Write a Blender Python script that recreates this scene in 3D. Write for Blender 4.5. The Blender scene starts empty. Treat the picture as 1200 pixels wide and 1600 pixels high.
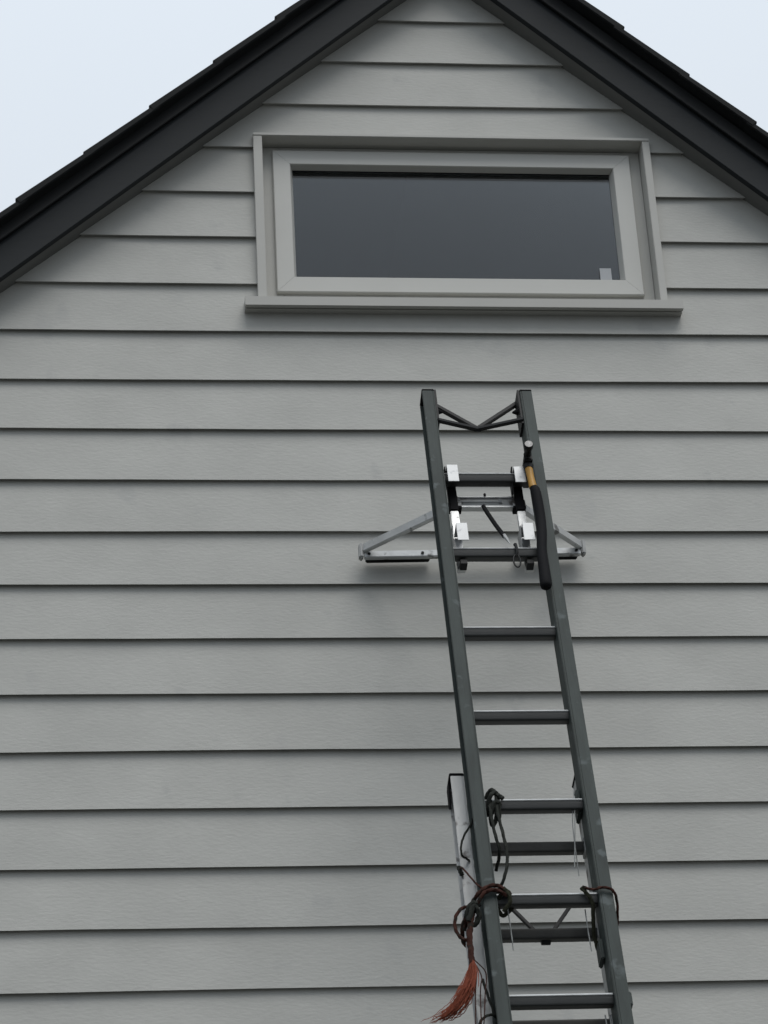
import bpy, bmesh, math, random
from mathutils import Vector, Matrix, noise
random.seed(7)
R = math.radians
scene = bpy.context.scene

# ------------------------------------------------------------------ camera
cam_data = bpy.data.cameras.new('camera')
cam_data.sensor_fit = 'VERTICAL'
cam_data.sensor_height = 36
cam_data.lens = 91.645
cam_data.clip_end = 2000
cam_data.dof.use_dof = True
cam_data.dof.focus_distance = 8.3
cam_data.dof.aperture_fstop = 16
cam = bpy.data.objects.new('camera', cam_data)
scene.collection.objects.link(cam)
cam.location = (0, 0, 1.6)
cam.rotation_euler = (R(118.4093), R(2.8271), R(-5.2612))
scene.camera = cam

# ------------------------------------------------------------------ overcast sky
world = bpy.data.worlds.new("World")
scene.world = world
world.use_nodes = True
wn, wl = world.node_tree.nodes, world.node_tree.links
wn.clear()
sky = wn.new('ShaderNodeTexSky')
sky.sky_type = 'NISHITA'
sky.sun_disc = False
sky.sun_elevation = R(62)
sky.sun_rotation = R(160)
sky.air_density = 1.0
sky.dust_density = 6.0
sc = wn.new('ShaderNodeVectorMath'); sc.operation = 'SCALE'; sc.inputs['Scale'].default_value = 0.1
cloud = wn.new('ShaderNodeTexNoise'); cloud.inputs['Scale'].default_value = 1.6; cloud.inputs['Detail'].default_value = 3
ramp = wn.new('ShaderNodeValToRGB')
ramp.color_ramp.elements[0].position = 0.3; ramp.color_ramp.elements[0].color = (0.95, 1.06, 1.18, 1)
ramp.color_ramp.elements[1].position = 0.75; ramp.color_ramp.elements[1].color = (1.05, 1.13, 1.22, 1)
# overcast sky: three times as bright overhead as at the horizon
tcw = wn.new('ShaderNodeTexCoord'); sep = wn.new('ShaderNodeSeparateXYZ')
nrmv = wn.new('ShaderNodeVectorMath'); nrmv.operation = 'NORMALIZE'
elev = wn.new('ShaderNodeMapRange'); elev.inputs['From Min'].default_value = 0; elev.inputs['From Max'].default_value = 1
elev.inputs['To Min'].default_value = 0.40; elev.inputs['To Max'].default_value = 1.02
wl.new(tcw.outputs['Generated'], nrmv.inputs[0]); wl.new(nrmv.outputs[0], sep.inputs[0]); wl.new(sep.outputs['Z'], elev.inputs['Value'])
dome = wn.new('ShaderNodeVectorMath'); dome.operation = 'SCALE'
wl.new(ramp.outputs[0], dome.inputs[0]); wl.new(elev.outputs[0], dome.inputs['Scale'])
mix = wn.new('ShaderNodeMix'); mix.data_type = 'RGBA'; mix.inputs['Factor'].default_value = 0.93
bg = wn.new('ShaderNodeBackground'); bg.inputs['Strength'].default_value = 1.0
out = wn.new('ShaderNodeOutputWorld')
wl.new(sky.outputs[0], sc.inputs[0])
wl.new(cloud.outputs['Fac'], ramp.inputs['Fac'])
wl.new(sc.outputs[0], mix.inputs['A']); wl.new(dome.outputs[0], mix.inputs['B'])
wl.new(mix.outputs['Result'], bg.inputs['Color']); wl.new(bg.outputs[0], out.inputs[0])

sun_data = bpy.data.lights.new('sun', 'SUN')
sun_data.energy = 1.5
sun_data.angle = R(36)
sun_data.color = (1.0, 0.97, 0.93)
sun = bpy.data.objects.new('sun', sun_data)
scene.collection.objects.link(sun)
sd = Vector((math.sin(R(160)) * math.cos(R(62)), math.cos(R(160)) * math.cos(R(62)), math.sin(R(62))))
sun.rotation_euler = sd.to_track_quat('Z', 'Y').to_euler()

scene.view_settings.view_transform = 'Standard'
scene.view_settings.look = 'None'
scene.view_settings.exposure = 0
scene.view_settings.gamma = 1
scene.view_settings.use_curve_mapping = False
scene.cycles.filter_width = 1.5
scene.cycles.max_bounces = 8

# ------------------------------------------------------------------ materials
def material(name, colour, rough=0.6, metal=0.0, var=0.08, scale=(6, 6, 6), bump=0.0, bump_scale=(60, 60, 60),
             spot=None, spot_at=0.62, spot_scale=14, spec=0.5, world_space=False):
    m = bpy.data.materials.new(name); m.use_nodes = True
    n, l = m.node_tree.nodes, m.node_tree.links
    b = n['Principled BSDF']
    b.inputs['Roughness'].default_value = rough
    b.inputs['Metallic'].default_value = metal
    b.inputs['Specular IOR Level'].default_value = spec
    tc = n.new('ShaderNodeTexCoord')
    src = tc.outputs['Object']
    if world_space:
        g = n.new('ShaderNodeNewGeometry'); src = g.outputs['Position']
    mp = n.new('ShaderNodeMapping'); mp.inputs['Scale'].default_value = scale
    l.new(src, mp.inputs[0])
    nz = n.new('ShaderNodeTexNoise'); nz.inputs['Scale'].default_value = 1; nz.inputs['Detail'].default_value = 6
    nz.inputs['Roughness'].default_value = 0.62
    l.new(mp.outputs[0], nz.inputs['Vector'])
    r = n.new('ShaderNodeMapRange')
    r.inputs['From Min'].default_value = 0.25; r.inputs['From Max'].default_value = 0.75
    r.inputs['To Min'].default_value = 1 - var; r.inputs['To Max'].default_value = 1 + var
    l.new(nz.outputs['Fac'], r.inputs['Value'])
    v = n.new('ShaderNodeVectorMath'); v.operation = 'SCALE'
    v.inputs[0].default_value = colour
    l.new(r.outputs[0], v.inputs['Scale'])
    col = v.outputs[0]
    if spot:
        s = n.new('ShaderNodeTexNoise'); s.inputs['Scale'].default_value = spot_scale; s.inputs['Detail'].default_value = 5
        l.new(src, s.inputs['Vector'])
        rr = n.new('ShaderNodeMapRange')
        rr.inputs['From Min'].default_value = spot_at; rr.inputs['From Max'].default_value = spot_at + 0.07
        l.new(s.outputs['Fac'], rr.inputs['Value'])
        mx = n.new('ShaderNodeMix'); mx.data_type = 'RGBA'
        l.new(rr.outputs[0], mx.inputs['Factor']); l.new(col, mx.inputs['A'])
        mx.inputs['B'].default_value = (*spot, 1)
        col = mx.outputs['Result']
    l.new(col, b.inputs['Base Color'])
    if bump:
        mp2 = n.new('ShaderNodeMapping'); mp2.inputs['Scale'].default_value = bump_scale
        l.new(src, mp2.inputs[0])
        nb = n.new('ShaderNodeTexNoise'); nb.inputs['Scale'].default_value = 1; nb.inputs['Detail'].default_value = 5
        l.new(mp2.outputs[0], nb.inputs['Vector'])
        bp = n.new('ShaderNodeBump'); bp.inputs['Strength'].default_value = bump; bp.inputs['Distance'].default_value = 0.002
        l.new(nb.outputs['Fac'], bp.inputs['Height']); l.new(bp.outputs[0], b.inputs['Normal'])
    return m

M = {}
M['board'] = material('grey_board_paint', (0.435, 0.434, 0.408), 0.62, var=0.09, scale=(3.2, 3.2, 4.5), bump=0.45, bump_scale=(45, 45, 120), world_space=True, spec=0.3, spot=(0.405, 0.405, 0.385), spot_at=0.64, spot_scale=7)
M['trim'] = material('grey_trim_paint', (0.445, 0.441, 0.413), 0.5, var=0.03, scale=(5, 5, 5), bump=0.15, bump_scale=(40, 40, 40), world_space=True, spec=0.3)
M['sash'] = material('pale_sash', (0.50, 0.497, 0.468), 0.42, var=0.03, scale=(5, 5, 5), world_space=True, spec=0.35)
M['sill'] = material('grey_sill_paint', (0.425, 0.42, 0.393), 0.5, var=0.03, world_space=True, spec=0.3)
M['barge'] = material('charcoal_paint', (0.0078, 0.0105, 0.0125), 0.65, var=0.12, scale=(3, 3, 3), bump=0.2, bump_scale=(20, 20, 60), spec=0.3)
M['flashing'] = material('black_flashing', (0.009, 0.010, 0.0105), 0.6, var=0.1, scale=(3, 3, 3), spec=0.25)
M['tile'] = material('black_roof_tile', (0.009, 0.010, 0.0105), 0.8, var=0.2, scale=(8, 8, 8), bump=0.6, bump_scale=(200, 200, 200), spec=0.25)
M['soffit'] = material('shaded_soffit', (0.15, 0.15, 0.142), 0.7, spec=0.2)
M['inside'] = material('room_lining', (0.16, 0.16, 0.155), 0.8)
M['fibreglass'] = material('dark_green_grey_fibreglass', (0.033, 0.043, 0.040), 0.6, var=0.38, scale=(22, 22, 5), bump=0.3, bump_scale=(160, 160, 12), spot=(0.075, 0.09, 0.09), spot_at=0.60, spot_scale=17, spec=0.25)
M['rung'] = material('weathered_rung', (0.015, 0.0165, 0.016), 0.5, metal=0.0, var=0.25, scale=(16, 16, 16), bump=0.2, bump_scale=(60, 300, 300), spot=(0.04, 0.04, 0.04), spot_at=0.62, spot_scale=30)
M['grimy_rung'] = material('grimy_rung', (0.028, 0.028, 0.025), 0.65, metal=0.1, var=0.35, scale=(22, 22, 22), bump=0.3, bump_scale=(120, 120, 120), spot=(0.03, 0.03, 0.028), spot_at=0.56, spot_scale=26)
M['black'] = material('black_rubber', (0.006, 0.006, 0.007), 0.75, var=0.2, scale=(20, 20, 20), spec=0.14)
M['black_steel'] = material('black_steel', (0.010, 0.0105, 0.011), 0.55, var=0.25, scale=(30, 30, 30), spec=0.22)
M['aluminium'] = material('worn_aluminium', (0.56, 0.57, 0.57), 0.42, metal=0.5, var=0.16, scale=(12, 12, 12), bump=0.3, bump_scale=(60, 60, 60), spot=(0.17, 0.17, 0.165), spot_at=0.60, spot_scale=18)
M['bright'] = material('bright_aluminium', (0.36, 0.37, 0.375), 0.5, metal=0.6, var=0.08, scale=(30, 30, 30), spot=(0.26, 0.27, 0.28), spot_at=0.58, spot_scale=50)
M['bright_edge'] = material('painted_highlight', (0.55, 0.56, 0.56), 0.4, metal=0.35, var=0.2, scale=(25, 25, 25))  # pale colour stands in for sky light caught along the rung edges
M['dull_aluminium'] = material('dull_aluminium', (0.36, 0.365, 0.36), 0.55, metal=0.35, var=0.25, scale=(20, 20, 20), spot=(0.13, 0.12, 0.11), spot_at=0.60, spot_scale=30)
M['stile_aluminium'] = material('stained_aluminium', (0.42, 0.425, 0.42), 0.55, metal=0.4, var=0.22, scale=(18, 18, 5), bump=0.3, bump_scale=(80, 80, 20), spot=(0.14, 0.13, 0.125), spot_at=0.59, spot_scale=16)
M['yellow'] = material('yellow_handle', (0.42, 0.215, 0.025), 0.5, var=0.2, scale=(60, 60, 30), spot=(0.16, 0.09, 0.03), spot_at=0.6, spot_scale=70)
M['steel'] = material('hammer_steel', (0.15, 0.15, 0.148), 0.42, metal=0.8, var=0.2, scale=(80, 80, 80), spot=(0.2, 0.2, 0.2), spot_at=0.55, spot_scale=90)
M['rope_red'] = material('red_brown_rope', (0.048, 0.021, 0.016), 0.9, var=0.5, scale=(60, 60, 60), bump=0.8, bump_scale=(300, 300, 300), spot=(0.02, 0.018, 0.015), spot_at=0.52, spot_scale=40, spec=0.1)
M['rope_fray'] = material('frayed_red_rope', (0.19, 0.056, 0.034), 0.95, var=0.35, scale=(80, 80, 80), spec=0.1)
M['rope_dark'] = material('dark_rope', (0.028, 0.030, 0.026), 0.9, var=0.4, scale=(60, 60, 60), bump=0.8, bump_scale=(400, 400, 400), spec=0.1)
M['rope_green'] = material('dirty_green_rope', (0.035, 0.036, 0.024), 0.9, var=0.5, scale=(60, 60, 60), bump=0.8, bump_scale=(400, 400, 400), spec=0.1)
M['string'] = material('pale_string', (0.26, 0.27, 0.265), 0.6, var=0.15, scale=(60, 60, 60))
M['label'] = material('grey_sticker', (0.34, 0.355, 0.37), 0.5, var=0.05, scale=(50, 50, 50))
M['ground'] = material('concrete_yard', (0.06, 0.06, 0.055), 0.9, var=0.25, scale=(1.2, 1.2, 1.2), bump=0.5, bump_scale=(30, 30, 30))

def glass():
    m = bpy.data.materials.new('window_glass'); m.use_nodes = True
    n, l = m.node_tree.nodes, m.node_tree.links
    n.clear()
    o = n.new('ShaderNodeOutputMaterial')
    g = n.new('ShaderNodeBsdfGlossy'); g.inputs['Roughness'].default_value = 0.01; g.inputs['Color'].default_value = (1, 1, 1, 1)
    t = n.new('ShaderNodeBsdfTransparent'); t.inputs['Color'].default_value = (0.55, 0.58, 0.60, 1)
    f = n.new('ShaderNodeFresnel'); f.inputs['IOR'].default_value = 1.62
    k = n.new('ShaderNodeMath'); k.operation = 'MULTIPLY'; k.inputs[1].default_value = 0.82
    mx = n.new('ShaderNodeMixShader')
    tc = n.new('ShaderNodeTexCoord')
    nz = n.new('ShaderNodeTexNoise'); nz.inputs['Scale'].default_value = 2.2
    bp = n.new('ShaderNodeBump'); bp.inputs['Strength'].default_value = 0.02; bp.inputs['Distance'].default_value = 0.01
    l.new(tc.outputs['Object'], nz.inputs['Vector']); l.new(nz.outputs['Fac'], bp.inputs['Height']); l.new(bp.outputs[0], g.inputs['Normal'])
    l.new(f.outputs[0], k.inputs[0]); l.new(k.outputs[0], mx.inputs[0])
    l.new(t.outputs[0], mx.inputs[1]); l.new(g.outputs[0], mx.inputs[2]); l.new(mx.outputs[0], o.inputs[0])
    return m
M['glass'] = glass()

# ------------------------------------------------------------------ helpers
def tag(o, label=None, cat=None, group=None, kind=None):
    if label: o['label'] = label
    if cat: o['category'] = cat
    if group: o['group'] = group
    if kind: o['kind'] = kind
    return o

def empty(name, matrix=None, parent=None):
    o = bpy.data.objects.new(name, None); o.empty_display_size = 0.1
    scene.collection.objects.link(o)
    if parent: o.parent = parent
    if matrix is not None: o.matrix_basis = matrix
    return o

class MB:
    """collects shapes; build() links them as ONE mesh; coordinates are shifted by -origin"""
    def __init__(self, origin=(0, 0, 0)):
        self.bm = bmesh.new(); self.o = Vector(origin)
    def poly(self, verts, faces):
        vs = [self.bm.verts.new(Vector(v) - self.o) for v in verts]
        for f in faces: self.bm.faces.new([vs[i] for i in f])
        return self
    def box(self, x0, x1, y0, y1, z0, z1):
        return self.poly([(x0, y0, z0), (x1, y0, z0), (x1, y1, z0), (x0, y1, z0), (x0, y0, z1), (x1, y0, z1), (x1, y1, z1), (x0, y1, z1)],
                         [(3, 2, 1, 0), (4, 5, 6, 7), (0, 1, 5, 4), (1, 2, 6, 5), (2, 3, 7, 6), (3, 0, 4, 7)])
    def bar(self, p, q, w, h, up=(0, 0, 1)):
        p, q = Vector(p), Vector(q); d = (q - p).normalized()
        s = d.cross(Vector(up)).normalized(); t = s.cross(d)
        vs = [c + a * s * w / 2 + b * t * h / 2 for c in (p, q) for a, b in ((-1, -1), (1, -1), (1, 1), (-1, 1))]
        return self.poly(vs, [(3, 2, 1, 0), (4, 5, 6, 7), (0, 1, 5, 4), (1, 2, 6, 5), (2, 3, 7, 6), (3, 0, 4, 7)])
    def prism(self, outline, axis, a, b):
        """outline of 2D points extruded along an axis index from a to b"""
        def P(u, v, w):
            return {0: (w, u, v), 1: (u, w, v), 2: (u, v, w)}[axis]
        n = len(outline)
        vs = [P(u, v, a) for u, v in outline] + [P(u, v, b) for u, v in outline]
        fs = [tuple(range(n))[::-1], tuple(range(n, 2 * n))] + [(i, (i + 1) % n, n + (i + 1) % n, n + i) for i in range(n)]
        return self.poly(vs, fs)
    def tube(self, pts, r, n=8, cap=True, twist=0.0):
        pts = [Vector(p) for p in pts]; m = len(pts)
        rs = r if isinstance(r, (list, tuple)) else [r] * m
        rings = []; s = None
        for i, p in enumerate(pts):
            d = (pts[min(i + 1, m - 1)] - pts[max(i - 1, 0)]).normalized()
            if s is None:
                s = d.orthogonal().normalized()
            else:
                s = (s - d * s.dot(d)).normalized()
            t = d.cross(s)
            ring = []
            for k in range(n):
                a = 2 * math.pi * k / n
                rad = rs[i] * (1 + (0.16 * math.cos(3 * a + twist * i) if twist else 0))
                ring.append(self.bm.verts.new(p + s * math.cos(a) * rad + t * math.sin(a) * rad - self.o))
            rings.append(ring)
        for a, b in zip(rings, rings[1:]):
            for k in range(n):
                self.bm.faces.new((a[k], a[(k + 1) % n], b[(k + 1) % n], b[k]))
        if cap:
            self.bm.faces.new(rings[0][::-1]); self.bm.faces.new(rings[-1])
        return self
    def build(self, name, mat, parent=None, bevel=0.0, smooth=False, kind=None, label=None, segments=2):
        bm = self.bm
        bmesh.ops.recalc_face_normals(bm, faces=bm.faces)
        if bevel:
            es = [e for e in bm.edges if len(e.link_faces) == 2 and e.calc_face_angle(0) > 0.5]
            bmesh.ops.bevel(bm, geom=es, offset=bevel, segments=segments, affect='EDGES', clamp_overlap=True)
        me = bpy.data.meshes.new(name); bm.to_mesh(me); bm.free()
        me.materials.append(mat)
        if smooth:
            for p in me.polygons: p.use_smooth = True
            me.set_sharp_from_angle(angle=R(40))
        o = bpy.data.objects.new(name, me); scene.collection.objects.link(o)
        if parent: o.parent = parent
        if kind: o['kind'] = kind
        if label: o['label'] = label
        return o

def smooth_path(pts, k=6):
    """Catmull-Rom through the given points"""
    P = [Vector(p) for p in pts]; P = [2 * P[0] - P[1]] + P + [2 * P[-1] - P[-2]]
    res = []
    for i in range(1, len(P) - 2):
        for j in range(k):
            t = j / k
            a, b, c, d = P[i - 1:i + 3]
            res.append(0.5 * ((2 * b) + (c - a) * t + (2 * a - 5 * b + 4 * c - d) * t * t + (3 * b - a - 3 * c + d) * t ** 3))
    res.append(P[-2])
    return res

# ------------------------------------------------------------------ measurements (metres; wall face in the plane y = D)
D = 7.172
S = 0.18482            # cover of one weatherboard
ZTOP = 7.4654          # underside of the board nearest the peak
XA, ZA = 1.1603, 7.6615  # peak of the barge boards' lower edge
ML, MR = 0.8933, 0.9483  # slopes of the two rakes
XL, XR = XA - 3.7, XA + 3.7
OH = 0.090              # overhang of the verge
def roof_z(x, up=0.0):
    return ZA + up - (ML * (XA - x) if x < XA else MR * (x - XA))
def rake_x(z, up=0.0):
    d = ZA + up - z
    return max(XL, XA - d / ML), min(XR, XA + d / MR)

# ------------------------------------------------------------------ ground
g = MB().box(-250, 250, -250, 250, -0.3, 0).build('ground', M['ground'])
tag(g, 'plain concrete yard the ladders stand on', None, None, 'structure')

# ------------------------------------------------------------------ house
house = empty('house', Matrix.Translation((XA, D, 0)))
tag(house, 'grey weatherboard house gable with charcoal roof edge and wide attic window', 'house')
HO = (XA, D, 0)

wall = None
WX0, WX1, WZ0, WZ1 = 0.478, 1.840, 6.246, 6.957   # opening in the boards
core = MB(HO)
y0, y1 = D + 0.036, D + 0.10
core.prism([(XL, 0.0), (WX0, 0.0), (WX0, roof_z(WX0)), (XL, roof_z(XL))], 1, y0, y1)
core.prism([(WX1, 0.0), (XR, 0.0), (XR, roof_z(XR)), (WX1, roof_z(WX1))], 1, y0, y1)
core.box(WX0, WX1, y0, y1, 0.0, WZ0 - 0.001)
core.prism([(WX0, WZ1 + 0.001), (WX1, WZ1 + 0.001), (WX1, roof_z(WX1)), (XA, ZA), (WX0, roof_z(WX0))], 1, y0, y1)
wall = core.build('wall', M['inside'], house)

def board(i):
    zb = ZTOP - i * S
    zt = min(zb + S + 0.012, ZA - 0.004)
    bm = MB(HO)
    def strip(xl0, xr0, z0, z1, xl1=None, xr1=None, into=None):
        """one length of board between x limits at its lower and its upper edge"""
        xl1 = xl0 if xl1 is None else xl1; xr1 = xr0 if xr1 is None else xr1
        n = max(2, int((xr0 - xl0) / 0.09)) if xr0 > xl0 else 2
        vs = []; fs = []
        for k in range(n + 1):
            t = k / n
            for z, xa, xb in ((z0, xl0, xr0), (z1, xl1, xr1)):
                x = xa + (xb - xa) * t
                f = (z - zb) / S
                w = noise.noise(Vector((x * 0.9, i * 7.3, 0))) * 0.0030 * (1 - f) + noise.noise(Vector((x * 5, i * 3.1, 4))) * 0.0007 * (1 - f)
                yo = noise.noise(Vector((x * 0.7, i * 5.7, 9))) * 0.0016
                yf = D + 0.0155 * f + yo
                vs += [(x, yf, z + w), (x, yf + 0.0145, z + w + 0.005 * (1 - f))]
            b = 4 * k
            if k:
                a = b - 4
                fs += [(a, b, b + 2, a + 2), (a + 1, a + 3, b + 3, b + 1), (a, a + 1, b + 1, b), (a + 2, b + 2, b + 3, a + 3)]
        e = 4 * n
        fs += [(0, 2, 3, 1), (e, e + 1, e + 3, e + 2)]
        (into or bm).poly(vs, fs)
    def lim(z): return rake_x(z, 0.012)
    if WZ0 < zb and zt < WZ1 + 0.012:
        for part in (0, 1):
            bm = MB(HO)
            (l0, r0), (l1, r1) = lim(zb), lim(zt)
            if part == 0: strip(l0, WX0, zb, zt, l1, WX0, bm)
            else: strip(WX1, r0, zb, zt, WX1, r1, bm)
            bm.build('weatherboard', M['board'], wall)
        return
    def split(z0, z1, spans):
        (l0, r0), (l1, r1) = lim(z0), lim(z1)
        if spans == 'all':
            strip(l0, r0, z0, z1, l1, r1)
        else:
            strip(l0, WX0, z0, z1, l1, WX0); strip(WX1, r0, z0, z1, WX1, r1)
    cuts = [zb] + [z for z in (WZ0, WZ1) if zb < z < zt] + [zt]
    for a, b in zip(cuts, cuts[1:]):
        mid = (a + b) / 2
        split(a, b, 'gap' if WZ0 < mid < WZ1 else 'all')
    bmesh.ops.remove_doubles(bm.bm, verts=bm.bm.verts, dist=0.00002)
    return bm.build('weatherboard', M['board'], wall)
i = 0
while ZTOP - i * S > 0.05:
    board(i); i += 1

# side walls, back wall, floor of the attic room
LEN = 8.0
MB(HO).box(XL, XL + 0.1, D + 0.101, D + LEN, 0, roof_z(XL)).build('side_wall', M['board'], house)
MB(HO).box(XR - 0.1, XR, D + 0.101, D + LEN, 0, roof_z(XR)).build('side_wall', M['board'], house)
MB(HO).prism([(XL + 0.101, 0), (XR - 0.101, 0), (XR - 0.101, roof_z(XR - 0.1)), (XA, ZA), (XL + 0.101, roof_z(XL + 0.1))], 1, D + LEN - 0.1, D + LEN).build('back_wall', M['board'], house)
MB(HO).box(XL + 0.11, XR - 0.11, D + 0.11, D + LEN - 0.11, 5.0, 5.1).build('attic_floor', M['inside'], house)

# roof: soffit, barge boards, flashing strips, tile courses
roof = empty('roof', Matrix.Identity(4), house)
EX = 0.35
for side in (-1, 1):
    m = ML if side < 0 else MR
    xe = XA + side * (3.7 + EX)
    def slab(lo, hi, ya, yb, name, mat, bev=0.0, x0=XA):
        za = ZA
        pts = [(x0, za + lo), (xe, za + lo - m * abs(xe - x0)), (xe, za + hi - m * abs(xe - x0)), (x0, za + hi)]
        return MB(HO).prism(pts, 1, ya, yb).build(name, mat, roof, bev)
    slab(0.012, 0.026, D - OH + 0.025, D + LEN + 0.1, 'soffit', M['soffit'])
    slab(0.0, 0.146, D - OH, D - OH + 0.024, 'barge_board', M['barge'], 0.002)
    slab(0.141, 0.208, D - OH - 0.016, D - OH - 0.001, 'flashing', M['flashing'], 0.002)
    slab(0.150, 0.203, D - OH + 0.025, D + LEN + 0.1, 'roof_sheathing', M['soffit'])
    # courses of tiles, each lapping over the one below
    L = math.sqrt(1 + m * m); ux, uz = side / L, -m / L
    nx, nz_ = side * m / L, 1 / L
    start = 0.196 if side < 0 else 0.225
    k = -1
    while True:
        a = start + k * 0.2905; b = a + 0.2905 + 0.03
        k += 1
        if a > 5.4: break
        a = max(a, 0)
        wob = random.uniform(-0.002, 0.003)
        top = ZA + 0.222 + (0.0 if side < 0 else 0.022)
        def pt(s, h): return (XA + ux * s + nx * h, top + uz * s + nz_ * h)
        pts = [pt(a, -0.024), pt(b, -0.019 + wob), pt(b, 0.007 + wob), pt(a, -0.004)]
        MB(HO).prism(pts, 1, D - OH - 0.058 - random.uniform(0, 0.004), D + LEN + 0.12).build('roof_tile', M['tile'], roof, 0.003)
cap = MB(HO).prism([(XA - 0.12, ZA + 0.15), (XA, ZA + 0.275), (XA + 0.12, ZA + 0.15), (XA + 0.12, ZA + 0.19), (XA, ZA + 0.305), (XA - 0.12, ZA + 0.19)], 1, D - OH - 0.07, D + LEN + 0.13)
cap.build('ridge_cap', M['tile'], roof)

# ------------------------------------------------------------------ window
win = empty('window', Matrix.Translation((1.159 - XA, 0, 6.6)), house)
WO = (1.159, D, 6.6)
IX0, IX1 = 0.507, 1.816       # inner edges of the side casings
FR, SA, PA = D + 0.047, D + 0.030, D + 0.065
MB(WO).box(WX0 - 0.001, IX0, D - 0.020, D + 0.098, 6.2785, 6.9435).build('casing', M['trim'], win, 0.0015)
MB(WO).box(IX1, WX1 + 0.001, D - 0.020, D + 0.098, 6.2785, 6.9435).build('casing', M['trim'], win, 0.0015)
MB(WO).box(WX0 - 0.001, WX1 + 0.001, D - 0.022, D + 0.098, 6.944, 6.956).build('head_flashing', M['trim'], win, 0.0015)
# sill with drip groove and sloped top
MB(WO).prism([(D - 0.047, 6.243), (D - 0.030, 6.243), (D - 0.030, 6.249), (D - 0.022, 6.249), (D - 0.022, 6.243), (D + 0.098, 6.246), (D + 0.098, 6.290), (D + 0.044, 6.290), (D - 0.047, 6.276)],
              0, 0.433, 1.884).build('sill', M['sill'], win)
fz0, fz1 = 6.292, 6.9425
fo = MB(WO)
fo.box(IX0 + .001, IX0 + 0.062, FR, D + 0.098, fz0, fz1)
fo.box(IX1 - 0.062, IX1 - .001, FR, D + 0.098, fz0, fz1)
fo.box(IX0 + 0.0625, IX1 - 0.0625, FR, D + 0.098, fz1 - 0.062, fz1)
fo.box(IX0 + 0.0625, IX1 - 0.0625, FR, D + 0.098, fz0, fz0 + 0.09)
fo.build('frame', M['trim'], win, 0.001)
# four mitred sash rails with a bevel down to the glass
sx0, sx1, sz0, sz1 = 0.544, 1.777, 6.345, 6.921
ix0, ix1, iz0, iz1 = 0.602, 1.718, 6.404, 6.865
px0, px1, pz0, pz1 = 0.613, 1.708, 6.414, 6.860
def ring(a, ya, b, yb):
    return [(a[0], ya, a[2]), (a[1], ya, a[2]), (a[1], ya, a[3]), (a[0], ya, a[3])], [(b[0], yb, b[2]), (b[1], yb, b[2]), (b[1], yb, b[3]), (b[0], yb, b[3])]
rings = [((sx0, sx1, sz0, sz1), FR - 0.0005), ((sx0, sx1, sz0, sz1), SA + 0.003), ((sx0 + .003, sx1 - .003, sz0 + .003, sz1 - .003), SA),
         ((ix0, ix1, iz0, iz1), SA), ((ix0 + .002, ix1 - .002, iz0 + .002, iz1 - .002), SA + 0.003), ((px0, px1, pz0, pz1), PA + 0.001), ((px0, px1, pz0, pz1), PA + 0.02)]
def corner(rg, k):
    (a, b, c, d), y = rg
    return [(a, y, c), (b, y, c), (b, y, d), (a, y, d)][k % 4]
for s in range(4):
    vs = []; gap = 0.0004
    for rg in rings:
        p, q = Vector(corner(rg, s)), Vector(corner(rg, s + 1))
        d = (q - p).normalized() * gap
        vs += [p + d, q - d]
    nn = len(rings)
    fs = [(2 * i, 2 * i + 1, 2 * i + 3, 2 * i + 2) for i in range(nn - 1)]
    fs += [(2 * nn - 2, 2 * nn - 1, 1, 0), tuple(2 * i for i in range(nn))[::-1], tuple(2 * i + 1 for i in range(nn))]
    MB(WO).poly(vs, fs).build('sash_rail', M['sash'], win)
MB(WO).box(px0 - 0.004, px1 + 0.004, PA + 0.0015, PA + 0.0075, pz0 - 0.004, pz1 + 0.004).build('pane', M['glass'], win)
MB(WO).box(px0, px1, PA - 0.001, PA + 0.001, pz1 - 0.003, pz1 + 0.0005).build('gasket', M['black'], win)
MB(WO).box(1.640, 1.679, PA - 0.0012, PA - 0.0002, 6.417, 6.473).build('sticker', M['label'], win, label='small pale grey sticker in the lower right corner of the pane')

# ------------------------------------------------------------------ ladders: frame with x across, z up the ladder, y into the wall
LEAN = 15.5927
VB = 5.562             # distance from the top rung down to the feet
P0 = Vector((0.94104, 6.65973, 5.35765))
AX = Vector((1, 0, 0)); AY = Vector((0, math.cos(R(LEAN)), -math.sin(R(LEAN)))); AZ = Vector((0, math.sin(R(LEAN)), math.cos(R(LEAN))))
def frame_matrix(u, v, off):
    m = Matrix((AX, AY, AZ)).transposed().to_4x4()
    m.translation = P0 + AX * u + AY * off - AZ * v
    return m
def LP(u, v, off):      # ladder coordinates -> vector in ladder axes (v counts downwards)
    return Vector((u, off, -v))
def to_ladder(w):       # world point -> ladder axes
    d = Vector(w) - P0
    return Vector((d.dot(AX), d.dot(AY), d.dot(AZ)))

def rung_profile(h, dep, c):
    """flat D-section rung: rounded top and underside; (y, z) points about centre c"""
    pts = []
    n = 24
    tilt = R(15.6)      # the tread is level when the ladder leans
    for k in range(n):
        a = 2 * math.pi * (k + 0.5) / n
        ca, sa = math.cos(a), math.sin(a)
        e = 0.32
        y, z = math.copysign(abs(ca) ** e, ca) * dep / 2, math.copysign(abs(sa) ** e, sa) * h / 2
        pts.append((c[0] + y * math.cos(tilt) - z * math.sin(tilt), c[1] + y * math.sin(tilt) + z * math.cos(tilt)))
    return pts

def stile(mb, x0, x1, web_left, v0, v1, y0, y1, t=0.005):
    wx = (x0, x0 + t) if web_left else (x1 - t, x1)
    mb.box(wx[0], wx[1], y0, y1, -v1, -v0)
    fx = (x0 + t, x1) if web_left else (x0, x1 - t)
    mb.box(fx[0], fx[1], y0, y0 + t, -v1, -v0)
    mb.box(fx[0], fx[1], y1 - t, y1, -v1, -v0)

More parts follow.
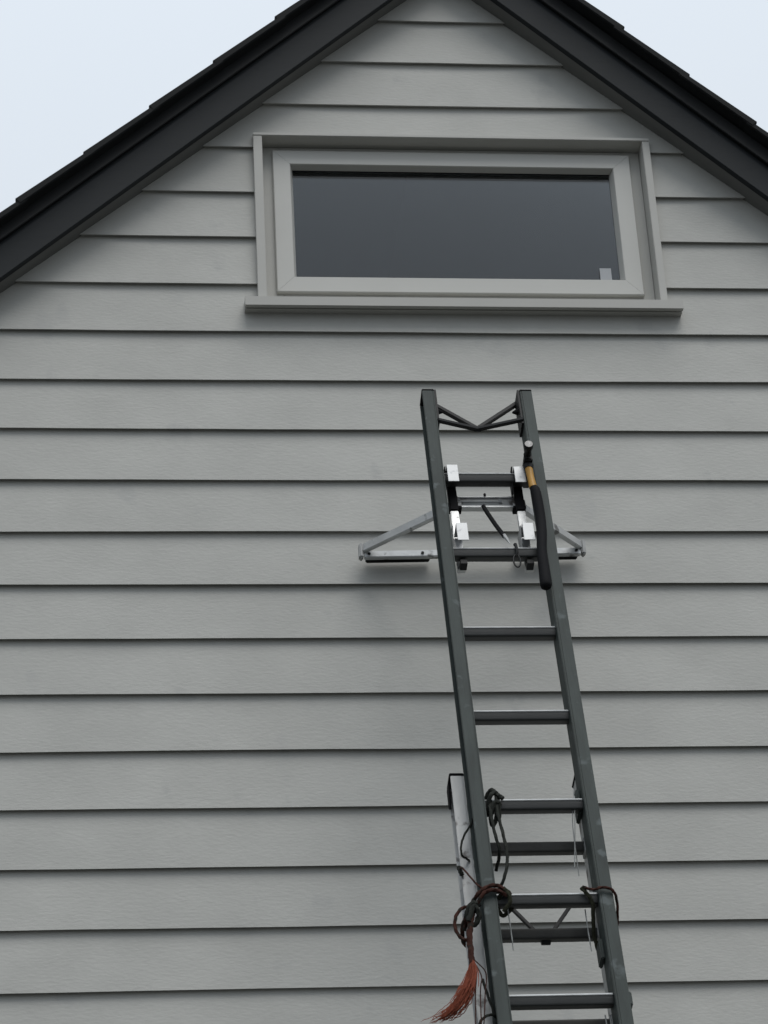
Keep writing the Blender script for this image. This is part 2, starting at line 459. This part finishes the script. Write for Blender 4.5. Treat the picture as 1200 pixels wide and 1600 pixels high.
# --- green-grey fibreglass ladder
ORG = (0.169, 0, -VB)
lad = empty('ladder', frame_matrix(0.169, VB, 0))
tag(lad, 'dark green grey fibreglass ladder leaning on the wall, topmost and tallest', 'ladder')
WD = 0.338; DEP = 0.070; FW = 0.037
for (x0, x1, wl_) in ((0, FW, False), (WD - FW, WD, True)):
    mb = MB(ORG); stile(mb, x0, x1, wl_, -0.352, VB - 0.03, 0, DEP)
    mb.build('stile', M['fibreglass'], lad, 0.0018)
    c = MB(ORG); c.box(x0 - 0.0005, x1 + 0.0005, -0.001, DEP + 0.001, 0.3525, 0.358)
    c.build('end_cap', M['black_steel'], lad, 0.002)
    f = MB(ORG); f.box(x0 - 0.004, x1 + 0.004, -0.01, DEP + 0.01, -VB, -VB + 0.05)
    f.build('foot', M['black'], lad, 0.004)
k = 0
rc = (0.036, 0.0)
rung_mesh = None
while 0.3048 * k < VB - 0.2:
    z = -0.3048 * k
    if rung_mesh is None:
        r0 = MB((ORG[0], 0, 0)).prism(rung_profile(0.029, 0.036, rc), 0, FW + 0.0005, WD - FW - 0.0005).build('rung', M['rung'], lad, smooth=True)
        rung_mesh = r0.data; r0.location.z = VB + z
        r0.location.z = z - ORG[2]
    else:
        r = bpy.data.objects.new('rung', rung_mesh); scene.collection.objects.link(r); r.parent = lad; r.location.z = z - ORG[2]
    # plates riveted where the rung meets the stiles
    k += 1
edge_glint = None  # bright strip added to each rung to paint its top-edge highlight
k = 0
while 0.3048 * k < VB - 0.2:
    z = -0.3048 * k
    t = R(15.6)
    cy, cz = rc[0] - 0.0166 * math.cos(t) - 0.0135 * math.sin(t), rc[1] - 0.0166 * math.sin(t) + 0.0135 * math.cos(t)
    if edge_glint is None:
        p = Vector((0, cy, cz))
        tm = MB((ORG[0], 0, 0)).bar((FW + 0.001, cy, cz), (WD - FW - 0.001, cy, cz), 0.0075, 0.0032, (0, -math.cos(R(45) - t), math.sin(R(45) - t) ))
        o = tm.build('rung_highlight', M['bright_edge'], lad, 0.0006)
        edge_glint = o.data
    else:
        o = bpy.data.objects.new('rung_highlight', edge_glint); scene.collection.objects.link(o); o.parent = lad
    o.location.z = z - ORG[2]
    k += 1
# V shaped pole brace at the top
C = LP(0.165, -0.238, 0.055)
def brace(mb, A, Cc, r): mb.tube([A, Cc], r, 8)
vb = MB(ORG)
for A in (LP(0.038, -0.352, 0.060), LP(0.300, -0.357, 0.060)):
    vb.bar(A, C, 0.013, 0.015, (0, 1, 0))
for A in (LP(0.038, -0.224, 0.004), LP(0.300, -0.229, 0.004)):
    vb.bar(A, C, 0.012, 0.013, (0, 1, 0))
vb.tube([C + Vector((-0.012, 0, 0)), C + Vector((0.012, 0, 0))], 0.0085, 10)
vb.build('pole_brace', M['black_steel'], lad, 0.0015)
for x, s in ((0.038, 1), (0.300, -1)):
    MB(ORG).tube([LP(x, -0.292, 0.034), LP(x + s * 0.010, -0.292, 0.034), LP(x + s * 0.024, -0.290, 0.034)], [0.010, 0.010, 0.003], 10).build('brace_knob', M['black'], lad)
    MB(ORG).box(x if s > 0 else x - 0.006, x + 0.006 if s > 0 else x, 0.005, 0.066, 0.215, 0.36).build('brace_plate', M['black_steel'], lad)
# sliding guide bracket on the right stile
MB(ORG).box(0.290, 0.3005, 0.035, 0.085, -1.70, -1.64).build('guide_bracket', M['fibreglass'], lad, 0.003)
MB(ORG).box(0.290, 0.3005, 0.035, 0.088, -1.24, -1.16).build('guide_bracket', M['fibreglass'], lad, 0.003)
MB(ORG).box(0.330, 0.345, 0.004, 0.05, -1.86, -1.82).build('guide_bracket', M['fibreglass'], lad, 0.003)

# --- aluminium ladder behind it
AOFF = 0.100; AW0, AW1 = -0.031, 0.349; AD = 0.062
AORG = (0.159, AOFF, -VB)
al = empty('ladder', frame_matrix(0.159, VB, AOFF))
tag(al, 'shorter worn silver aluminium ladder standing behind the dark one', 'ladder')
for (x0, x1, wl_) in ((AW0, AW0 + 0.036, False), (AW1 - 0.036, AW1, True)):
    mb = MB(AORG); 
    wx = (x0, x0 + .004) if wl_ else (x1 - .004, x1)
    mb.box(wx[0], wx[1], AOFF, AOFF + AD, -VB + 0.03, -1.060)
    fx = (x0 + .004, x1) if wl_ else (x0, x1 - .004)
    mb.box(fx[0], fx[1], AOFF, AOFF + .004, -VB + 0.03, -1.060)
    mb.box(fx[0], fx[1], AOFF + AD - .004, AOFF + AD, -VB + 0.03, -1.060)
    mb.build('stile', M['stile_aluminium'], al, 0.0015)
    MB(AORG).box(x0 - 0.003, x1 + 0.001, AOFF - 0.002, AOFF + AD + 0.002, -1.0595, -1.052).build('end_cap', M['black'], al, 0.002)
    if not wl_:
        MB(AORG).prism([(AOFF + 0.02, -1.062), (AOFF + AD + 0.004, -1.062), (AOFF + AD + 0.004, -1.125), (AOFF + 0.045, -1.140)], 0, x0 - 0.004, x0 + 0.001).build('end_cap', M['black'], al, 0.001)
    MB(AORG).box(x0 - 0.004, x1 + 0.004, AOFF - .01, AOFF + AD + 0.01, -VB, -VB + 0.05).build('foot', M['black'], al, 0.004)
rm = None; k = 0
while 1.30 + 0.2762 * k < VB - 0.2:
    v = 1.305 + 0.2762 * k
    if rm is None:
        o = MB((AORG[0], AOFF, 0)).prism(rung_profile(0.030, 0.034, (AOFF + 0.022, 0.013)), 0, AW0 + 0.0365, AW1 - 0.0365).build('rung', M['grimy_rung'], al, smooth=True)
        rm = o.data
    else:
        o = bpy.data.objects.new('rung', rm); scene.collection.objects.link(o); o.parent = al
    o.location.z = -v - AORG[2]
    # pressed collars where the rungs enter the stiles
    for xc in (AW0 + 0.040, AW1 - 0.040):
        MB((AORG[0], AOFF, -VB)).box(xc - 0.0035, xc + 0.0035, AOFF + 0.003, AOFF + 0.041, -v - 0.009, -v + 0.035).build('rung_collar', M['dull_aluminium'], al, 0.001)
    k += 1
v2 = MB(AORG)
c2 = LP(0.173, 1.580, 0.135)
va_, vb2 = LP(0.078, 1.447, 0.135), LP(0.268, 1.445, 0.135)
for a_, b_ in ((LP(0.0, 1.445, 0.135), va_), (va_, c2), (c2, vb2), (vb2, LP(0.318, 1.443, 0.135))): v2.bar(a_, b_, 0.009, 0.010, (0, 1, 0))
v2.tube([c2 + Vector((-0.012, -0.004, -0.002)), c2 + Vector((0.012, -0.004, -0.002))], 0.009, 12)
v2.build('pole_brace', M['black_steel'], al, 0.001)

# ------------------------------------------------------------------ stand-off bracket hooked over the two top rungs
SORG = (0.165, 0.06, 0.33 * -1)
so = empty('ladder_standoff', frame_matrix(0.165, 0.33, 0.06))
tag(so, 'silver ladder stand-off bracket spreading from the top rungs to the wall', 'ladder stay')
for (x0, x1) in ((0.053, 0.077), (0.252, 0.276)):
    MB(SORG).box(x0, x1, 0.062, 0.082, -0.335, -0.100).build('side_rail', M['aluminium'], so, 0.002)
    MB(SORG).box(x0 - 0.001, x1 + 0.001, 0.0605, 0.0835, -0.098, 0.030).build('rubber_sleeve', M['black'], so, 0.003)
hook_spots = ((0.046, -0.031, 0.040), (0.246, -0.025, 0.042), (0.052, 0.274, 0.345 - 0.0), (0.246, 0.272, 0.343))
def hook(x, vtop, vbot):
    """plate bent over a rung: back leg, top bridge, front face"""
    w = 0.032
    mb = MB(SORG)
    mb.box(x, x + w, -0.0005, 0.0025, -vbot, -vtop)
    mb.box(x, x + w, 0.0027, 0.060, -vtop - 0.003, -vtop)
    mb.build('hook_plate', M['bright'], so, 0.0008)
hook(0.047, -0.030, 0.039)
hook(0.247, -0.023, 0.042)
hook(0.053, 0.209, 0.278)
hook(0.247, 0.209, 0.277)
for x in (0.046, 0.246):
    for va, vb_ in ((-0.028, 0.05), (0.215, 0.30)):
        MB(SORG).prism([(0.004, -va - 0.002), (0.058, -va - 0.004), (0.058, -vb_), (0.040, -vb_ + 0.01), (0.020, -va - 0.03)], 0, x - 0.006, x - 0.002).build('hook_cheek', M['black_steel' if va < 0 else 'dull_aluminium'], so)
# cross channel between the rails
MB(SORG).box(0.066, 0.272, 0.084, 0.092, -0.062, -0.020).build('cross_channel', M['dull_aluminium'], so, 0.001)
lip = MB(SORG)
lip.box(0.072, 0.262, 0.078, 0.098, -0.070, -0.0625)
lip.box(0.078, 0.262, 0.080, 0.0835, -0.028, -0.022)
lip.box(0.078, 0.215, 0.0800, 0.0835, -0.046, -0.043)
lip.build('channel_lip', M['aluminium'], so, 0.001)
MB(SORG).box(0.205, 0.213, 0.078, 0.0835, -0.050, -0.034).build('latch', M['bright'], so, 0.001)
MB(SORG).tube([LP(0.165, 0.020, 0.080), LP(0.165, 0.014, 0.080)], 0.004, 8).build('pin', M['black_steel'], so)
for x in (0.071, 0.263):
    MB(SORG).prism([(x - 0.018, -0.070), (x + 0.020, -0.070), (x + 0.020, -0.045), (x + 0.004, -0.016), (x - 0.018, -0.03)], 1, 0.0755, 0.0785).build('pivot_plate', M['dull_aluminium'], so, 0.0008)
    MB(SORG).tube([LP(x, 0.052, 0.070), LP(x, 0.052, 0.080)], 0.007, 10).build('bolt', M['black_steel'], so)
    MB(SORG).box(x - 0.019, x + 0.019, 0.070, 0.099, -0.080, -0.0705).build('pivot_pad', M['black'], so, 0.001)
# arms to the wall
FL, FRT = to_ladder((0.776, D - 0.040, 5.337)), to_ladder((1.463, D - 0.040, 5.349))
for s, A, F in ((-1, LP(0.071, 0.052, 0.088), FL), (1, LP(0.263, 0.052, 0.088), FRT)):
    d = (F - A).normalized()
    MB(SORG).bar(A + d * 0.02, F + Vector((0, 0, 0.012)), 0.016, 0.030, (0, 0, 1)).build('arm', M['aluminium'], so, 0.002)
# wall foot bar, end brackets, rubber pads
dr = (FRT - FL).normalized()
yw, zw = to_ladder((1, D - 0.0, 5.34)) - to_ladder((1, D - 0.1, 5.34)), to_ladder((1, D, 5.4)) - to_ladder((1, D, 5.3))
yw.normalize(); zw.normalize()
fb = MB(SORG); fb.bar(FL + dr * 0.004 - zw * 0.012, FRT - dr * 0.004 - zw * 0.012, 0.022, 0.022, zw)
fb.build('wall_bar', M['aluminium'], so, 0.002)
for P, s in ((FL, 1), (FRT, -1)):
    MB(SORG).bar(P - dr * s * 0.006 - zw * 0.024, P - dr * s * 0.006 + zw * 0.026, 0.014, 0.032, yw).build('end_bracket', M['dull_aluminium'], so, 0.004)
    MB(SORG).bar(P + dr * s * 0.01 - zw * 0.0135 + yw * 0.022, P + dr * s * 0.21 - zw * 0.0135 + yw * 0.022, 0.024, 0.018, zw).build('rubber_pad', M['black'], so, 0.003)
    for t in (0.018, 0.185):
        q = P + dr * s * t - zw * 0.012 - yw * 0.010
        MB(SORG).tube([q, q - yw * 0.004], 0.005, 8).build('bolt', M['black_steel'], so)
# hanging release lever with pointed tip
pp = [LP(0.150, 0.092, 0.050), LP(0.155, 0.112, 0.048), LP(0.175, 0.190, 0.030), LP(0.192, 0.255, 0.010)]
lv = MB(SORG).tube(smooth_path(pp, 4), 0.0068, 8); lv.build('lever', M['black'], so, smooth=True)
MB(SORG).tube([LP(0.191, 0.250, 0.010), LP(0.197, 0.270, 0.005), LP(0.203, 0.295, 0.0)], [0.006, 0.0045, 0.001], 8).build('lever_tip', M['dull_aluminium'], so)
# lower lugs under the second rung
for x, w in ((0.058, 0.026), (0.252, 0.026)):
    MB(SORG).box(x, x + w - 0.006, 0.030, 0.060, -0.343, -0.326).build('lower_lug', M['black_steel'], so, 0.001)

# snap hook hanging from the second rung
sh = MB((0.218, 0.01, -0.30))
ringp = [LP(0.218 + 0.010 * math.cos(a), 0.352 + 0.024 * math.sin(a), 0.010) for a in [2 * math.pi * i / 20 for i in range(21)]]
sh.tube(ringp, 0.0026, 6, cap=False)
sh.tube([LP(0.220, 0.285, 0.012), LP(0.222, 0.300, 0.008), LP(0.221, 0.322, 0.006), LP(0.218, 0.332, 0.010)], [0.006, 0.004, 0.004, 0.003], 8)
snap = sh.build('snap_hook', M['black_steel'], None, smooth=True)
snap.matrix_basis = frame_matrix(0.218, 0.30, 0.01)
tag(snap, 'small dark snap hook hanging from the second rung from the top', 'hook')

# ------------------------------------------------------------------ hammer hung beside the right stile
HORG = (0.288, 0.0, 0.0)
hm = empty('hammer', frame_matrix(0.288, 0.0, 0.0))
tag(hm, 'hammer with yellow and black handle hanging inside the right stile', 'hammer')
a, b = LP(0.284, -0.032, -0.085), LP(0.290, -0.045, 0.040)
hd = (b - a).normalized()
MB(HORG).tube([a, a + hd * 0.004, a + hd * 0.016, a + hd * 0.022, a + hd * 0.045, a + hd * 0.050], [0.0128, 0.0138, 0.0138, 0.011, 0.010, 0.012], 20).build('head', M['black_steel'], hm, smooth=True)
MB(HORG).tube([a - hd * 0.0008, a - hd * 0.0002], 0.0118, 20).build('striking_face', M['steel'], hm)
cb = MB(HORG)
cb.prism([(a.y + 0.048, a.z - 0.016), (a.y + 0.100, a.z - 0.018), (a.y + 0.150, a.z - 0.040), (a.y + 0.105, a.z + 0.004), (a.y + 0.048, a.z + 0.010)], 0, 0.2755, 0.3005)
cb.build('claw', M['black_steel'], hm, 0.004)
MB(HORG).tube([LP(0.2885, 0.000, -0.012), LP(0.2890, -0.015, -0.012)], [0.013, 0.015], 8).build('collar', M['black_steel'], hm)
hp = [LP(0.289, -0.005, -0.012), LP(0.291, 0.04, -0.012), LP(0.2935, 0.078, -0.012)]
MB(HORG).tube(hp, [0.0115, 0.0105, 0.0120], 12).build('handle', M['yellow'], hm, smooth=True)
gp = [LP(0.2945, 0.078, -0.012), LP(0.2995, 0.10, -0.012), LP(0.3015, 0.19, -0.010), LP(0.2975, 0.26, -0.012), LP(0.2885, 0.34, -0.015), LP(0.2865, 0.42, -0.016), LP(0.2855, 0.468, -0.016), LP(0.2855, 0.482, -0.016)]
MB(HORG).tube(smooth_path(gp, 3), [0.0125, 0.0135, 0.0145, 0.0150, 0.0150, 0.0150, 0.0150, 0.0150, 0.0148, 0.0155, 0.0150, 0.0145, 0.014, 0.0150, 0.0155, 0.016, 0.0165, 0.017, 0.017, 0.016, 0.013, 0.009][:22], 14).build('grip', M['black'], hm, smooth=True)

# ------------------------------------------------------------------ ropes
def rope(name, pts_list, r, mat, label, cat='rope', extra=None):
    p0 = pts_list[0][0]
    o = None
    root = empty(name, frame_matrix(p0[0], -p0[2], p0[1]))
    tag(root, label, cat)
    for kk, pts in enumerate(pts_list):
        rr, mm, nm = r, mat, 'strand'
        if isinstance(pts, tuple): pts, rr, mm, nm = pts
        mb = MB(p0)
        sp = smooth_path(pts, 10)
        mb.tube(sp, rr * 0.86, 9, twist=0.9)
        mb.build(nm, mm, root, smooth=True)
    return root

# red brown rope round the left stiles of both ladders, knotted, with a loop
wrap = [LP(0.075, 1.520, 0.010), LP(0.040, 1.505, -0.010), LP(0.010, 1.512, -0.012), LP(-0.015, 1.530, -0.004), LP(-0.030, 1.545, 0.03), LP(-0.045, 1.56, 0.09), LP(-0.030, 1.56, 0.17), LP(0.02, 1.56, 0.175)]
wrap2 = [LP(0.070, 1.532, 0.004), LP(0.035, 1.520, -0.012), LP(0.005, 1.528, -0.014), LP(-0.012, 1.548, -0.006), LP(-0.040, 1.575, 0.02), LP(-0.048, 1.60, 0.05)]
loop = [LP(-0.020, 1.572, 0.0), LP(-0.050, 1.566, -0.004), LP(-0.073, 1.590, -0.004), LP(-0.079, 1.625, 0.0), LP(-0.068, 1.655, 0.0), LP(-0.050, 1.662, 0.0), LP(-0.040, 1.640, 0.004), LP(-0.034, 1.600, 0.004), LP(-0.022, 1.560, 0.0)]
drop = [LP(-0.022, 1.545, 0.006), LP(-0.036, 1.60, 0.0), LP(-0.045, 1.65, 0.0), LP(-0.046, 1.70, 0.0), LP(-0.047, 1.745, 0.002)]
knotA = [LP(-0.010, 1.55, 0.01), LP(-0.030, 1.56, -0.012), LP(-0.045, 1.585, 0.0), LP(-0.030, 1.61, 0.012), LP(-0.015, 1.59, 0.0), LP(-0.028, 1.57, -0.014), LP(-0.044, 1.61, -0.006)]
knotB = [LP(0.055, 1.505, 0.0), LP(0.075, 1.512, 0.02), LP(0.080, 1.535, 0.045), LP(0.055, 1.548, 0.06), LP(0.042, 1.53, 0.03), LP(0.060, 1.515, -0.004), LP(0.070, 1.545, 0.002), LP(0.052, 1.565, 0.02)]
redrope = rope('rope', [wrap, (wrap2, 0.0058, M['rope_red'], 'strand'), (loop, 0.0052, M['rope_red'], 'strand'), (drop, 0.0088, M['rope_red'], 'strand'),
               (knotA, 0.0080, M['rope_dark'], 'knot'), (knotB, 0.0062, M['rope_green'], 'knot')],
               0.0062, M['rope_red'], 'red brown rope knotted round the left stiles with a frayed orange end')
# frayed tail: a bundle of fibres, thinning out
fr = MB(wrap[0])
spine = smooth_path([LP(-0.047, 1.735, 0.0), LP(-0.052, 1.765, 0.0), LP(-0.066, 1.808, -0.002), LP(-0.088, 1.850, -0.004), LP(-0.118, 1.880, -0.004), LP(-0.155, 1.900, -0.004)], 5)
for j in range(240):
    wd0 = random.gauss(0, 1); wd1 = random.gauss(0, 1); n = len(spine); stop = random.randint(int(n * 0.45), n)
    pts = []
    bend = random.gauss(0, 0.015)
    for q in range(stop):
        t = q / (n - 1)
        spread = 0.0045 + 0.0105 * min(t * 2.0, 1) * (1 - 0.2 * t)
        pts.append(spine[q] + Vector((wd0 * spread * 0.62 + bend * t, wd1 * spread * 0.8, wd0 * spread * 0.45 + random.gauss(0, 0.0019))))
    if len(pts) > 2: fr.tube(pts, [random.uniform(0.0006, 0.0013)] * (len(pts) - 1) + [0.0004], 3)
fr.build('frayed_end', M['rope_fray'], redrope, kind='stuff')
# loose brown strands that fall beside the tail
st = MB(wrap[0])
for (du, dv, ln) in ((0, 0, 0.20), (0.012, 0.01, 0.24), (0.024, 0.0, 0.16)):
    st.tube(smooth_path([LP(-0.046 + du * .3, 1.72, 0.004), LP(-0.038 + du, 1.76 + dv, 0.003), LP(-0.046 + du, 1.82, 0.0), LP(-0.060 + du, 1.76 + ln, 0.0), LP(-0.072 + du, 1.80 + ln, 0.004)], 6), 0.0016, 5)
st.build('loose_strands', M['rope_red'], redrope)

# thin cord from the aluminium ladder's side down to the knot
rope('cord', [[LP(-0.034, 1.375, 0.094), LP(-0.038, 1.41, 0.04), LP(-0.028, 1.45, 0.015), LP(-0.012, 1.495, -0.004), LP(0.004, 1.515, -0.008)],
              ([LP(-0.036, 1.365, 0.10), LP(-0.034, 1.385, 0.092), LP(-0.030, 1.395, 0.095)], 0.007, M['rope_dark'], 'knot')], 0.0028, M['rope_red'],
     'thin brown cord running down the silver stile to the red knot', 'cord')
# dark cord looped across the aluminium stile
rope('cord', [[LP(0.012, 1.20, 0.075), LP(0.006, 1.245, 0.065), LP(-0.018, 1.29, 0.06), LP(-0.030, 1.325, 0.06), LP(-0.030, 1.352, 0.065), LP(-0.018, 1.350, 0.08), LP(-0.006, 1.345, 0.10)]], 0.0034, M['rope_dark'],
     'thin black cord arcing across the top of the silver stile', 'cord')
# dark rope tied at the rung beside the left stile, hanging in a long bow
rope('rope', [[LP(0.052, 1.215, 0.01), LP(0.048, 1.27, 0.0), LP(0.053, 1.33, 0.004), LP(0.062, 1.375, 0.02), LP(0.056, 1.40, 0.07)],
              [LP(0.068, 1.205, 0.004), LP(0.066, 1.26, 0.0), LP(0.072, 1.32, 0.0), LP(0.077, 1.38, 0.0), LP(0.074, 1.43, 0.0), LP(0.060, 1.475, 0.01), LP(0.040, 1.50, 0.05)],
              ([LP(0.046, 1.255, 0.03), LP(0.050, 1.215, -0.002), LP(0.070, 1.200, 0.0), LP(0.078, 1.215, 0.03), LP(0.062, 1.265, 0.05), LP(0.050, 1.27, 0.02), LP(0.060, 1.235, -0.004), LP(0.074, 1.235, 0.004), LP(0.070, 1.275, 0.02)], 0.0068, M['rope_dark'], 'knot'),
              ([LP(0.042, 1.205, 0.02), LP(0.056, 1.190, 0.0), LP(0.072, 1.205, 0.0), LP(0.086, 1.218, 0.0)], 0.007, M['rope_dark'], 'knot')],
     0.0050, M['rope_dark'], 'dark grey rope knotted on a rung and hanging in a bow')
# rope round the right stile
rope('rope', [[LP(0.262, 1.505, 0.0), LP(0.285, 1.520, -0.008), LP(0.310, 1.515, -0.010), LP(0.335, 1.522, -0.008), LP(0.347, 1.540, 0.01), LP(0.350, 1.575, 0.05), LP(0.344, 1.61, 0.09), LP(0.33, 1.62, 0.17)],
              ([LP(0.258, 1.505, 0.004), LP(0.270, 1.520, 0.006), LP(0.285, 1.545, 0.02), LP(0.288, 1.60, 0.07), LP(0.300, 1.64, 0.10)], 0.0060, M['rope_green'], 'strand')],
     0.0042, M['rope_red'], 'dark red rope looped once round the right stile of the ladder')
# dark cord loop low on the left
rope('cord', [[LP(0.012, 1.855, 0.06), LP(-0.010, 1.865, 0.03), LP(-0.035, 1.885, 0.02), LP(-0.046, 1.915, 0.02), LP(-0.036, 1.935, 0.03), LP(-0.005, 1.94, 0.04)],
              [LP(-0.015, 1.74, 0.06), LP(-0.004, 1.80, 0.06), LP(0.008, 1.85, 0.06)]], 0.0040, M['rope_dark'],
     'short black cord looped low beside the left stile, lowest of the cords', 'cord')
# pale strings
rope('string', [[LP(0.284, 1.165, 0.03), LP(0.277, 1.25, 0.03), LP(0.262, 1.40, 0.06)], [LP(0.284, 1.19, 0.03), LP(0.270, 1.27, 0.04), LP(0.272, 1.42, 0.07)]], 0.0016, M['string'],
     'pale thin strings hanging inside the right stile, upper pair', 'string')
rope('string', [[LP(0.270, 1.54, 0.05), LP(0.272, 1.60, 0.06), LP(0.275, 1.655, 0.07)]], 0.0018, M['string'],
     'pale string behind the roped rung at its right end', 'string')
rope('string', [[LP(0.068, 1.54, 0.04), LP(0.071, 1.60, 0.05), LP(0.073, 1.655, 0.06)]], 0.0018, M['string'],
     'pale string behind the roped rung at its left end', 'string')
rope('string', [[LP(0.280, 1.86, 0.05), LP(0.284, 1.95, 0.06)], [LP(0.292, 1.86, 0.05), LP(0.293, 1.96, 0.06)]], 0.0020, M['string'],
     'pale strings below the lowest rung in view at its right end', 'string')
